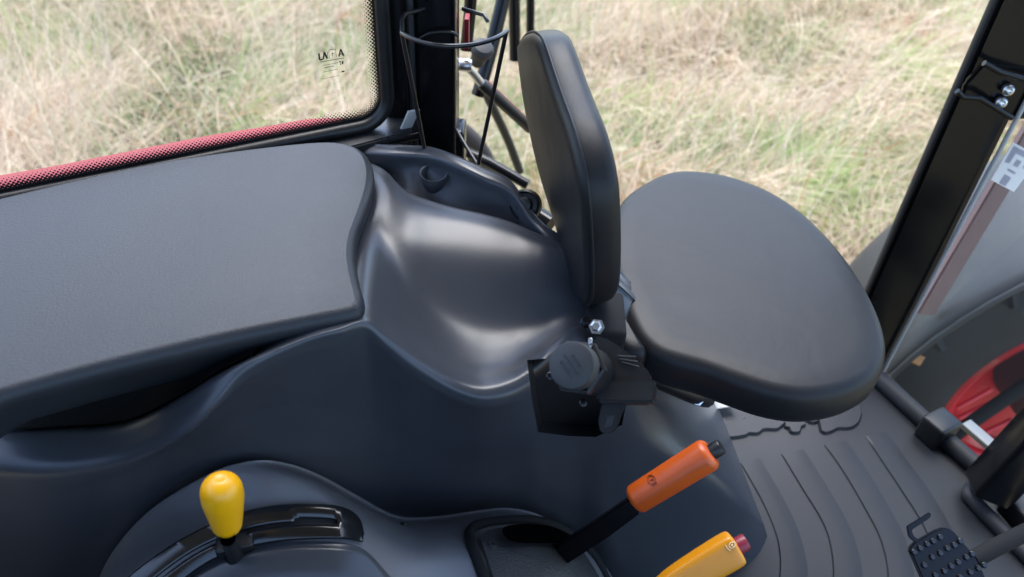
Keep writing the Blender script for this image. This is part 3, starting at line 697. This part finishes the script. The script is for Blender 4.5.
fp = thing('front_pillar', V((.66, 1.05, 0)), 'black leaning front pillar beside the corner glass with two bright bolts', 'pillar')
def vert_y(px0, py0, y): p = Yp(px0, py0, y); return p
pa = V((.668, 1.075, -.02)); xa0 = Yp(934, 145, 1.075); xa1 = Yp(872, 285, 1.075)
L0 = Yp(998, 0, 1.05); L1 = Yp(870, 290, 1.05); Rr0 = Yp(1024, 90, 1.05); Rr1 = Yp(905, 330, 1.05)
def lineat(a, b, z): t = (z - a.z) / (b.z - a.z); return a.lerp(b, t)
pts = []
for z in (-.25, 1.75):
    l, r_ = lineat(L0, L1, z), lineat(Rr0, Rr1, z)
    pts.append([V((l.x, 1.05, z)), V((r_.x, 1.05, z)), V((r_.x + .03, 1.10, z)), V((l.x + .045, 1.11, z))])
bm = bmesh.new(); a = [bm.verts.new(p) for p in pts[0]]; b = [bm.verts.new(p) for p in pts[1]]
bm.faces.new(a); bm.faces.new(b)
for k in range(4): bm.faces.new((a[k], a[(k + 1) % 4], b[(k + 1) % 4], b[k]))
bmesh.ops.bevel(bm, geom=list(bm.edges), offset=.008, segments=4, affect='EDGES')
from_bm('post', bm, M['gloss'], fp, 40)
tube('door_seal', [V((pts[0][0].x - .001, 1.085, -.2)) + X * .02, V((pts[1][0].x - .001, 1.085, 1.7)) + X * .02], .009, M['rubber'], fp, 10)
hn = V((0, -1, .12)).normalized()
def onpl(x, y, yy=1.045): return Yp(x, y, yy)
prism('hinge_plate', [onpl(966, 84), onpl(985, 62), onpl(1060, 72), onpl(1070, 118), onpl(1008, 121), onpl(960, 99)], V((0, -1, 0)), .012, M['gloss'], fp, .004)
tube('hinge_rim', [onpl(957, 91, 1.03), onpl(963, 97, 1.03), onpl(980, 98, 1.03), onpl(1012, 118, 1.03)], .004, M['gloss'], fp)
tube('hinge_rim', [onpl(984, 63, 1.03), onpl(1000, 72, 1.03), onpl(1040, 84, 1.03)], .004, M['gloss'], fp)
for (x, y) in ((1008.5, 91), (1001.5, 103.5)):
    p = onpl(x, y, 1.036); lathe('bolt', p + V((0, .004, 0)), V((-.1, -1, .3)), [(0, .0085), (.005, .0082), (.008, .006), (.009, .0035), (.0085, .003), (.0075, 0)], M['chrome'], fp, 20)
b1_ = onpl(990, 60)

# ------------------------------------------------------------------ front corner glass
fgl = thing('corner_window', V((.75, .92, .02)), 'front corner glass with a painted sky wash and a pale pictogram sticker over the wheel', 'window')
q0 = V((.705, 1.045, 0)); q1 = Zp(985, 470, 0); qd = (q1 - q0); qd.z = 0; qd.normalize(); qn = V((qd.y, -qd.x, 0))
if qn.y > 0 and qn.x > 0: qn = -qn
if qn.dot(EYE - q0) < 0: qn = -qn
gl_ = [q0 - Z * .05, q0 + qd * .55 - Z * .05, q0 + qd * .55 + Z * 1.7, q0 + Z * 1.7]
mesh('glass', gl_, [(0, 1, 2, 3)], M['glass2'], fgl, False)
tube('glass_edge', [q0 + qn * .002 - Z * .05 + qd * .004, q0 + qn * .002 + Z * 1.7 + qd * .004], .0035, M['silver'], fgl)
st = [Pp(x, y, q0 + qn * .002, qn) for x, y in ((1013, 142), (1040, 157), (1014, 192), (991, 180))]
sk = mesh('sticker', st, [(0, 1, 2, 3)], M['white'], fgl, False)
def stp(u_, v_): return st[3].lerp(st[2], u_).lerp(st[0].lerp(st[1], u_), v_) + qn * .001
bm = bmesh.new()
for poly in ([(.10, .95), (.92, .95), (.92, .60), (.75, .60), (.72, .82), (.30, .82), (.28, .55), (.10, .52)], [(.34, .03), (.62, .03), (.62, .28), (.34, .28)], [(.35, .38), (.66, .38), (.66, .44), (.35, .44)], [(.42, .55), (.6, .55), (.6, .72), (.42, .72)]):
    bm.faces.new([bm.verts.new(stp(*p)) for p in poly])
from_bm('pictogram', bm, M['sticker_ink'], sk, None)

# ------------------------------------------------------------------ floor and mat
fm = thing('floor_mat', V((.5, .75, 0)), 'grey rubber cab floor mat with raised curved ribs and lettering', 'floor mat')
mo = [Zp(700, 380, 0), Zp(880, 372, 0), Zp(940, 430, 0), Zp(985, 474, 0), Zp(968, 497, 0), Zp(1024, 560, 0), Zp(1100, 640, 0), V((.86, .0, 0)), V((-.6, .0, 0)), V((-.6, .95, 0)), V((.2, 1.02, 0)), ]
mp = [V((.22, 1.03, 0)), V((.69, 1.03, 0)), Zp(885, 384, 0), Zp(940, 430, 0), Zp(985, 474, 0), Zp(970, 494, 0), Zp(1024, 556, 0), Zp(1100, 640, 0), V((.86, -.3, 0)), V((-.6, -.3, 0)), V((-.6, 1.03, 0))]
mesh('mat_sheet', mp, [tuple(range(len(mp)))], M['matr'], fm, False)
def rib(left, right, h=.0016):
    Lf = arclen(spline([Zp(x, y, .001) for x, y in left], 8), 30); Rt = arclen(spline([Zp(x, y, .001) for x, y in right], 8), 30)
    bm = bmesh.new(); rs = []
    for i, (a, b) in enumerate(zip(Lf, Rt)):
        e = .003; d = (b - a).normalized(); f0 = 0 if i == 0 else 1
        prof = [a - Z * .001, a + d * .0015 + Z * h * f0, a + d * (e + .003) + Z * h * f0, a.lerp(b, .5) + Z * h * f0 * .8, b - d * e * 4 + Z * h * f0 * .45, b - Z * .001]
        rs.append([bm.verts.new(p) for p in prof])
    for A_, B_ in zip(rs, rs[1:]):
        for k in range(5): bm.faces.new((A_[k], A_[k + 1], B_[k + 1], B_[k]))
    return from_bm('rib', bm, M['matr'], fm, 50)
rib([(740, 463), (760, 498), (773, 527), (779, 550), (779, 580), (770, 640)], [(760, 458), (782, 495), (797, 526), (805, 552), (808, 580), (802, 640)])
rib([(781, 454), (802, 489), (821, 520), (830, 545), (833, 580), (828, 640)], [(804, 449), (828, 487), (848, 522), (858, 548), (863, 580), (858, 640)])
rib([(824, 445), (843, 472), (867, 513), (881, 542), (888, 580), (886, 640)], [(846, 440), (866, 468), (890, 508), (906, 540), (915, 580), (914, 640)])
rib([(865, 436), (884, 465), (900, 489), (925, 530), (940, 577), (944, 640)], [(886, 431), (906, 458), (926, 485), (950, 525), (966, 570), (972, 640)])
# raised lettering, read from the door side (upside down from here)
def letter(tr, dx, dy):
    lo_ = spline([Zp(x, y, .006) for x, y in tr], 4); hi_ = spline([Zp(x + dx, y + dy, .006) for x, y in tr], 4)
    return lo_ + hi_[::-1]
bm = bmesh.new()
for tr, dx, dy in (([(822, 430), (826, 431.5), (832, 430), (838, 427), (847, 427), (854, 425), (859, 420), (861.5, 412)], -3, -10), ([(807, 418), (811, 421), (817, 420.5), (821, 416)], -1, -9),
                   ([(786, 426), (790, 427), (792, 431), (799, 431), (801, 426), (805, 424)], -2, -11), ([(725, 432), (729, 436), (738, 435.5), (746, 434), (749, 432), (758, 432), (764, 428), (776, 428), (780, 426), (786, 421)], -2, -10)):
    P_ = letter(tr, dx, dy * 1.5); Q_ = offset_poly(P_, -.0035, Z)
    A_ = [bm.verts.new(p) for p in P_]; B_ = [bm.verts.new(p - Z * .0065) for p in Q_]
    bm.faces.new(A_)
    for k in range(len(P_)): bm.faces.new((A_[k], A_[(k + 1) % len(P_)], B_[(k + 1) % len(P_)], B_[k]))
from_bm('lettering', bm, M['matr'], fm, 40)
fs_ = [V((-.8, -.9, -.02)), V((.80, -.9, -.02)), V((.80, .80, -.02)), V((.69, 1.06, -.02)), V((-.8, 1.06, -.02))]
fl_ = mesh('floor', fs_, [tuple(range(5))], M['rubber'], None, False); tag(fl_, 'black cab floor under the rubber mat', None, None, 'structure')

th = thing('sill_strip', Zp(930, 425, 0), 'dark grey rubber edge strip with a square clip along the corner glass', 'edge strip')
tube('bead', [Zp(872, 372, .012)] + spline([Zp(884, 383, .012), Zp(910, 407, .012), Zp(940, 434, .012), Zp(966, 457, .012), Zp(988, 476, .012)], 4), .015, M['bead'], th, 12)
tube('lip', spline([Zp(985, 474, .010), Zp(970, 492, .010), Zp(975, 502, .010), Zp(1000, 528, .010), Zp(1040, 568, .010)], 4), .012, M['rubber'], th, 10)
kc = Zp(938, 428, .025)
kd = (Zp(966, 457, 0) - Zp(910, 407, 0)).normalized(); ks = Z.cross(kd)
box('clip', kc, kd * .022, ks * .026, Z * .024, M['black_plastic'], th, .006)
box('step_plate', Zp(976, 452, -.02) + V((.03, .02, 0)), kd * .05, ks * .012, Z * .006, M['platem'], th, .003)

dl = prism('white_patch', [Zp(704, 388, .02), Zp(728, 390, .02), Zp(738, 405, .02), Zp(713, 409, .02)], Z, .002, M['white'], None, .0005)  # white sheet painted in for daylight reflected off the door sill
tag(dl, 'white patch standing in for light reflected off the door sill', 'plate')

# ------------------------------------------------------------------ black post at the lower right and the pedal
cp_ = thing('front_frame_post', Zp(1005, 490, 0), 'thick black frame bar rising from the mat at the right edge', 'frame bar')
bm = bmesh.new(); a0, a1 = Zp(985, 492, .03), Tp(1075, 395, 1.15); dd = (a1 - a0) / 2; sd_ = dd.cross(fw).normalized()
box_bm(bm, a0 + dd, dd, sd_ * .030, sd_.cross(dd).normalized() * .03, .008); from_bm('bar', bm, M['gloss'], cp_, 40)
box('lower_bar', Zp(1045, 520, .02), (Zp(1075, 560, 0) - Zp(1010, 490, 0)) * .5, V((.035, .035, 0)), Z * .02, M['black_plastic'], cp_, .005)

pd_ = thing('clutch_pedal', Zp(960, 560, 0), 'black studded metal foot pedal on an arm above the mat', 'pedal')
pn = V((-.05, -.55, .83)).normalized(); pa_ = Tp(945, 555, 1.0)
def pp(x, y, l=0.0): return Pp(x, y, pa_ + pn * l, pn)
pad = prism('pad', [pp(909, 549), (pp(913, 543)), pp(935, 530), pp(944, 527), pp(953, 530), pp(975, 556), pp(985, 575), pp(990, 600), pp(935, 610), pp(925, 585)], pn, .008, M['gloss'], pd_, .002)
for ln in ([(914, 552), (920, 548), (927, 544), (933, 541), (940, 537)], [(924, 565), (932, 557), (940, 553), (947, 548), (954, 545), (960, 541)], [(935, 575), (944, 571), (951, 566), (958, 562), (966, 557), (972, 554)], [(950, 582), (960, 577), (970, 572), (978, 568), (984, 565)]):
    for (x, y) in ln:
        lathe('stud', pp(x, y) - pn * .001, pn, [(0, .0042), (.002, .0042), (.0042, .0028), (.0042, 0)], M['pedal'], pd_, 10)
prism('hook', [pp(907, 526), pp(930, 512), pp(932, 515), pp(929, 519), pp(912, 530), pp(914, 536), pp(921, 541), pp(916, 543), pp(909, 537)], pn, .004, M['gloss'], pd_, .001)
tube('arm', [pp(972, 560, -.012), Tp(1000, 545, 1.02), Tp(1040, 525, 1.05), Tp(1080, 500, 1.08)], .011, M['matt_black'], pd_)

# ------------------------------------------------------------------ wire bottle holder
bh = thing('bottle_holder', Yp(432, 175, .88), 'black wire bottle holder fixed to the door pillar', 'bottle holder')
def yt(x, y, yy): return Yp(x, y, yy)
front = [(402, 33, .855), (409, 37, .84), (425, 43, .825), (447, 46, .82), (470, 45, .83), (488, 41, .845), (500, 36, .865), (507, 31, .885)]
tube('hoop', spline([yt(*p) for p in front], 5), .0028, M['wire'], bh, 8)
tube('wire_arm', spline([yt(402, 33, .855), yt(402, 20, .89), yt(405, 14, .91), yt(424, 9, .95)], 1), .0026, M['wire'], bh, 8)
tube('wire_arm', spline([yt(507, 31, .885), yt(487, 42, .90), yt(488, 22, .925), yt(484, 15, .93), yt(463, 9, .96)][2:], 1), .0026, M['wire'], bh, 8)
tube('wire_leg', [yt(402, 34, .855), yt(418, 115, .865), yt(428, 168, .87)], .0026, M['wire'], bh, 8)
tube('wire_leg', [yt(506, 33, .885), yt(492, 100, .89), yt(478, 166, .895)], .0026, M['wire'], bh, 8)
tube('wire_leg', [yt(478, 166, .895), yt(462, 140, .93), yt(456, 130, .95)], .0026, M['wire'], bh, 8)
tube('back_hoop', spline([yt(417, 40, .955), yt(430, 33, .955), yt(450, 32, .955), yt(458, 36, .955)], 4), .002, M['wire'], bh, 8)

lk = thing('round_plug', Zp(524, 206, .46), 'round black plastic plug recessed in the panel beside the backrest', 'plug')
pk = Zp(524, 205, .49); pdv = V((-.25, -.75, .55)).normalized()
lathe('collar', pk - pdv * .012, pdv, [(0, .020), (.010, .0195), (.012, .017), (.008, .0155), (.004, .0150)], M['black_plastic'], lk, 28)
lathe('plug_face', pk - pdv * .008, pdv, [(0, .0150), (.002, .0148), (.003, .010), (.012, .0095), (.013, .008), (.013, 0)], M['black_plastic'], lk, 28)

# ------------------------------------------------------------------ open door and its gas strut
dr = thing('cab_door', V((-.05, 1.1, .1)), 'open cab door of black tubes seen edge on behind the backrest', 'door')
tube('frame_tube', spline([Yp(512, -40, 1.45), Yp(503, 0, 1.42), Yp(492, 45, 1.38), Yp(483, 78, 1.35), Yp(478, 95, 1.34)], 4), .013, M['gloss'], dr, 12)
tube('frame_tube', [Yp(514, -40, 1.75), Yp(515, 60, 1.72)], .013, M['gloss'], dr, 10)
tube('frame_tube', [Yp(531, -40, 1.85), Yp(530, 60, 1.82)], .010, M['gloss'], dr, 10)
tube('frame_tube', [Yp(473, -40, 1.12), Yp(470, 12, 1.11), Yp(466, 50, 1.10)], .009, M['gloss'], dr, 10)
tube('lower_rail', spline([Yp(482, 85, 1.4), Yp(494, 110, 1.42), Yp(508, 140, 1.44), Yp(520, 172, 1.45)], 4), .009, M['olive'], dr, 10)
tube('sill_rail', [Yp(462, 150, 1.30), Yp(490, 163, 1.28), Yp(528, 185, 1.25)], .010, M['gloss'], dr, 10)
lathe('handle_knob', Yp(477, 62, 1.2), V((.3, -.4, 1)), [(0, .012), (.02, .013), (.026, .018), (.034, .019), (.04, .015), (.044, 0)], M['rubber'], dr, 20)

rw = thing('rear_wheel', Yp(440, 200, 1.9), 'dusty dark tyre rim arc glimpsed between the door tubes', 'wheel')
wc = Yp(424, 186, 1.8)
tube('tyre', [wc + X * (.185 * math.cos(a)) + Z * (.215 * math.sin(a)) for a in [i * math.pi / 24 for i in range(48)]], .024, M['brown'], rw, 12, True)
tube('rim', [wc + X * (.150 * math.cos(a)) + Z * (.178 * math.sin(a)) for a in [i * math.pi / 24 for i in range(48)]], .008, M['gloss'], rw, 8, True)

gs = thing('gas_strut', Yp(466, 66, 1.08), 'black door gas strut with a bright ball joint and red stripes', 'gas strut')
g0, g1_, g2, g3 = Yp(465, 65, 1.10), Yp(473, 73, 1.11), Yp(481, 83, 1.12), Yp(530, 128, 1.20)
tube('cylinder', [g2, g2.lerp(g3, .04), g3], [.007, .0095, .0095], M['black_plastic'], gs, 16)
lathe('ball_joint', g0 - X * .01, X, [(0, .008), (.004, .0095), (.016, .0095), (.020, .008)], M['chrome'], gs, 16)
tube('rod', [g0, g1_, g2], .0062, M['chrome'], gs, 14)
dgs = (g3 - g2).normalized(); sdg = dgs.cross(fw).normalized()
bm = bmesh.new()
for s0_, s1_ in ((.08, .95),):
    tube_bm(bm, [g2 + (g3 - g2) * s + sdg * .0068 - fw * .0060 for s in (s0_, s1_)], .0028, 6)
from_bm('red_stripe', bm, M['redpaint'], gs)
bm = bmesh.new()
for k in range(7): c = g2 + (g3 - g2) * (.22 + k * .07) - fw * .0096; box_bm(bm, c, dgs * .0014, sdg * .003, fw * .0003)
from_bm('lettering', bm, M['silver'], gs)

# ------------------------------------------------------------------ front wheel, guard
WC = V((1.42, 1.45, -.40))
fwl = thing('front_wheel', V((WC.x, WC.y, GZ)), 'front tractor wheel with a red rim seen through the corner glass', 'wheel')
prof = [(-.13, .325), (-.145, .345), (-.155, .40), (-.155, .47), (-.135, .535), (-.06, .560), (0, .565), (.06, .560), (.135, .535), (.155, .47), (.155, .40), (.145, .345), (.13, .325)]
tyre = lathe('tyre', WC, Y, prof, M['tyre'], fwl, 64)
bm = bmesh.new()
for k in range(18):
    for sgn in (-1, 1):
        a = 2 * math.pi * (k + (.5 if sgn > 0 else 0)) / 18; pts_ = []
        for s in (0, .35, .7, 1.0, 1.2):
            aa = a + s * .22; rr = .570 - .02 * s * s if s < 1.1 else .49; c = WC + V((math.cos(aa) * rr, sgn * (.005 + .13 * s), math.sin(aa) * rr)); pts_.append(c)
        tube_bm(bm, pts_, [.02, .022, .022, .018, .012], 6)
lugs = from_bm('tread_lugs', bm, M['tyre'], fwl)
rim = lathe('rim', WC, Y, [(-.140, .345), (-.150, .335), (-.140, .318), (-.118, .300), (-.110, .296), (-.095, .302), (-.080, .290), (-.072, .286), (-.055, .292), (-.040, .270), (-.032, .266), (-.015, .270), (.0, .235), (.02, .18), (.03, .12), (.03, 0)], M['redrim'], fwl, 72, 60)
lathe('hub', WC + Y * -.02, Y, [(-.13, 0), (-.13, .10), (-.10, .13), (-.05, .14), (.04, .15)], M['rubber'], fwl, 24)
for i_, (pa0, pb0) in enumerate((((957, 408), (992, 389)), ((959, 418), (998, 400)), ((975, 437), (1012, 420)), ((985, 446), (1030, 427)), ((1000, 455), (1040, 437)))):
    tube('rim_ridge', [Yp(*pa0, WC.y - .075), Yp(*pb0, WC.y - .06)], .008, M['redrim'], fwl, 8)
tube('axle_arm', [Yp(940, 446, 1.16), Yp(975, 420, 1.18), Yp(1035, 378, 1.22)], .016, M['matt_black'], fwl)

mg = thing('front_mudguard', WC + V((0, -.05, .6)), 'dark grey plastic mudguard arched over the front tyre', 'mudguard')
rows_ = []
for yy, rr in ((-.25, .715), (-.245, .727), (-.20, .735), (-.06, .735), (.08, .725), (.11, .715)):
    rows_.append([WC + V((.10, 0, 0)) + V((-math.cos(a) * rr, yy, math.sin(a) * rr)) for a in [math.radians(-18 + 10 * i) for i in range(16)]])
gd = grid_mesh('guard_shell', surf(rows_, 3, 2), M['guard'], mg)
sm = gd.modifiers.new('thickness', 'SOLIDIFY'); sm.thickness = .006
tube('rolled_edge', [WC + V((.10 - math.cos(a) * .715, -.252, math.sin(a) * .715)) for a in [math.radians(-18 + 5 * i) for i in range(31)]], .007, M['guard'], mg)
box('reflector', Tp(912, 357, 1.75), rt * .022 + up * -.010, up * .010 + rt * .006, fw * .004, M['reflector'], mg, .002)

rp = thing('reflection_post', Yp(960, 270, 1.25), 'pink strip standing in for a reflection in the corner glass', 'reflection')  # added strip that paints a pinkish reflection in the corner glass
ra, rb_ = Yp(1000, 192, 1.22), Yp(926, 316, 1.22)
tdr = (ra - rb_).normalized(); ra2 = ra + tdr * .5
prism('strip', [rb_ - X * .019, rb_ + X * .019, ra2 + X * .016, ra2 - X * .016], -Y, .02, M['pink_reflection'], rp, .004)

tr = thing('tractor_bodywork', V((.6, 1.4, GZ)), 'red and dark grey tractor bodywork with wheels outside the cab glass', 'tractor')
for o in (fwl, rw, mg, rf, rp):
    for k in ('label', 'category'): del o[k]
    mw = o.matrix_world.copy(); o.parent = tr; o.matrix_parent_inverse = tr.matrix_world.inverted()
rf.name = 'fender'; mg.name = 'mudguard'; rp.name = 'glass_reflection'
# ------------------------------------------------------------------ cab roof; unseen panels and driver seat added to cut light from behind
rfz = 1.75
roof = thing('cab_roof', V((.05, .1, rfz)), 'pale cab roof lining above the seats', 'roof')
box('roof_panel', V((.05, .10, rfz + .04)), X * .95, Y * 1.02, Z * .04, M['head'], roof, .02)
dw = thing('side_blocker', V((.0, -.85, .3)), 'unseen dark panel added to block light from the far side', 'light blocker')  # out of view, height set for how much light it blocks
box('side_skin', V((.0, -.88, .32)), X * .85, Y * .03, Z * .36, M['black_plastic'], dw, .01)
rwp = thing('rear_blocker', V((-.95, -.1, .3)), 'unseen dark panel added to block light from the rear', 'light blocker')  # out of view, added to darken faces turned to the rear
box('rear_skin', V((-.95, -.15, .38)), X * .03, Y * .70, Z * .4, M['black_plastic'], rwp, .01)
ds = thing('driver_seat', V((-.35, -.35, 0)), 'black driver seat on the cab floor beside the lever console', 'seat')
box('seat_cushion', V((-.30, -.38, .45)), X * .25, Y * .25, Z * .07, M['vinyl'], ds, .04)
box('backrest', V((-.60, -.38, .82)), X * .07 + Z * -.01, Y * .25, Z * .38 + X * -.08, M['vinyl'], ds, .05)
box('seat_base', V((-.32, -.38, .19)), X * .20, Y * .18, Z * .18, M['black_plastic'], ds, .02)

# ------------------------------------------------------------------ light, sky, camera
EL, AZ = math.radians(67), math.radians(-10)     # sun from the outside, ahead of the camera to the right
sd3 = V((math.cos(EL) * math.sin(AZ), math.cos(EL) * math.cos(AZ), math.sin(EL)))
w = bpy.data.worlds.new('World'); S.world = w; w.use_nodes = True; nt = w.node_tree
sk_ = nt.nodes.new('ShaderNodeTexSky'); sk_.sky_type = 'NISHITA'; sk_.sun_disc = False; sk_.sun_elevation = EL; sk_.sun_rotation = AZ
sk_.air_density = 1.0; sk_.dust_density = 1.2; sk_.ozone_density = 1.0
bg = nt.nodes['Background']; bg.inputs['Strength'].default_value = .13; nt.links.new(sk_.outputs[0], bg.inputs['Color'])
sl_ = bpy.data.lights.new('sun', 'SUN'); sl_.energy = 1.5; sl_.angle = math.radians(45); sl_.color = (1, .985, .97)
so_ = bpy.data.objects.new('sun', sl_); COL.objects.link(so_); so_.rotation_euler = sd3.to_track_quat('Z', 'Y').to_euler()

cam = bpy.data.cameras.new('camera'); cam.lens = 36 * FOC / 1024; cam.sensor_width = 36; cam.clip_end = 300; cam.clip_start = .02
cam.dof.use_dof = True; cam.dof.focus_distance = .92; cam.dof.aperture_fstop = 4.7
co_ = bpy.data.objects.new('camera', cam); COL.objects.link(co_)
co_.matrix_world = Matrix((( rt.x, up.x, -fw.x, EYE.x), (rt.y, up.y, -fw.y, EYE.y), (rt.z, up.z, -fw.z, EYE.z), (0, 0, 0, 1)))
S.camera = co_
S.view_settings.view_transform = 'Standard'; S.view_settings.look = 'None'; S.view_settings.gamma = 1; S.view_settings.exposure = 2.3
S.cycles.use_denoising = True
S.cycles.max_bounces = 10; S.cycles.transparent_max_bounces = 12; S.cycles.caustics_reflective = False; S.cycles.caustics_refractive = False
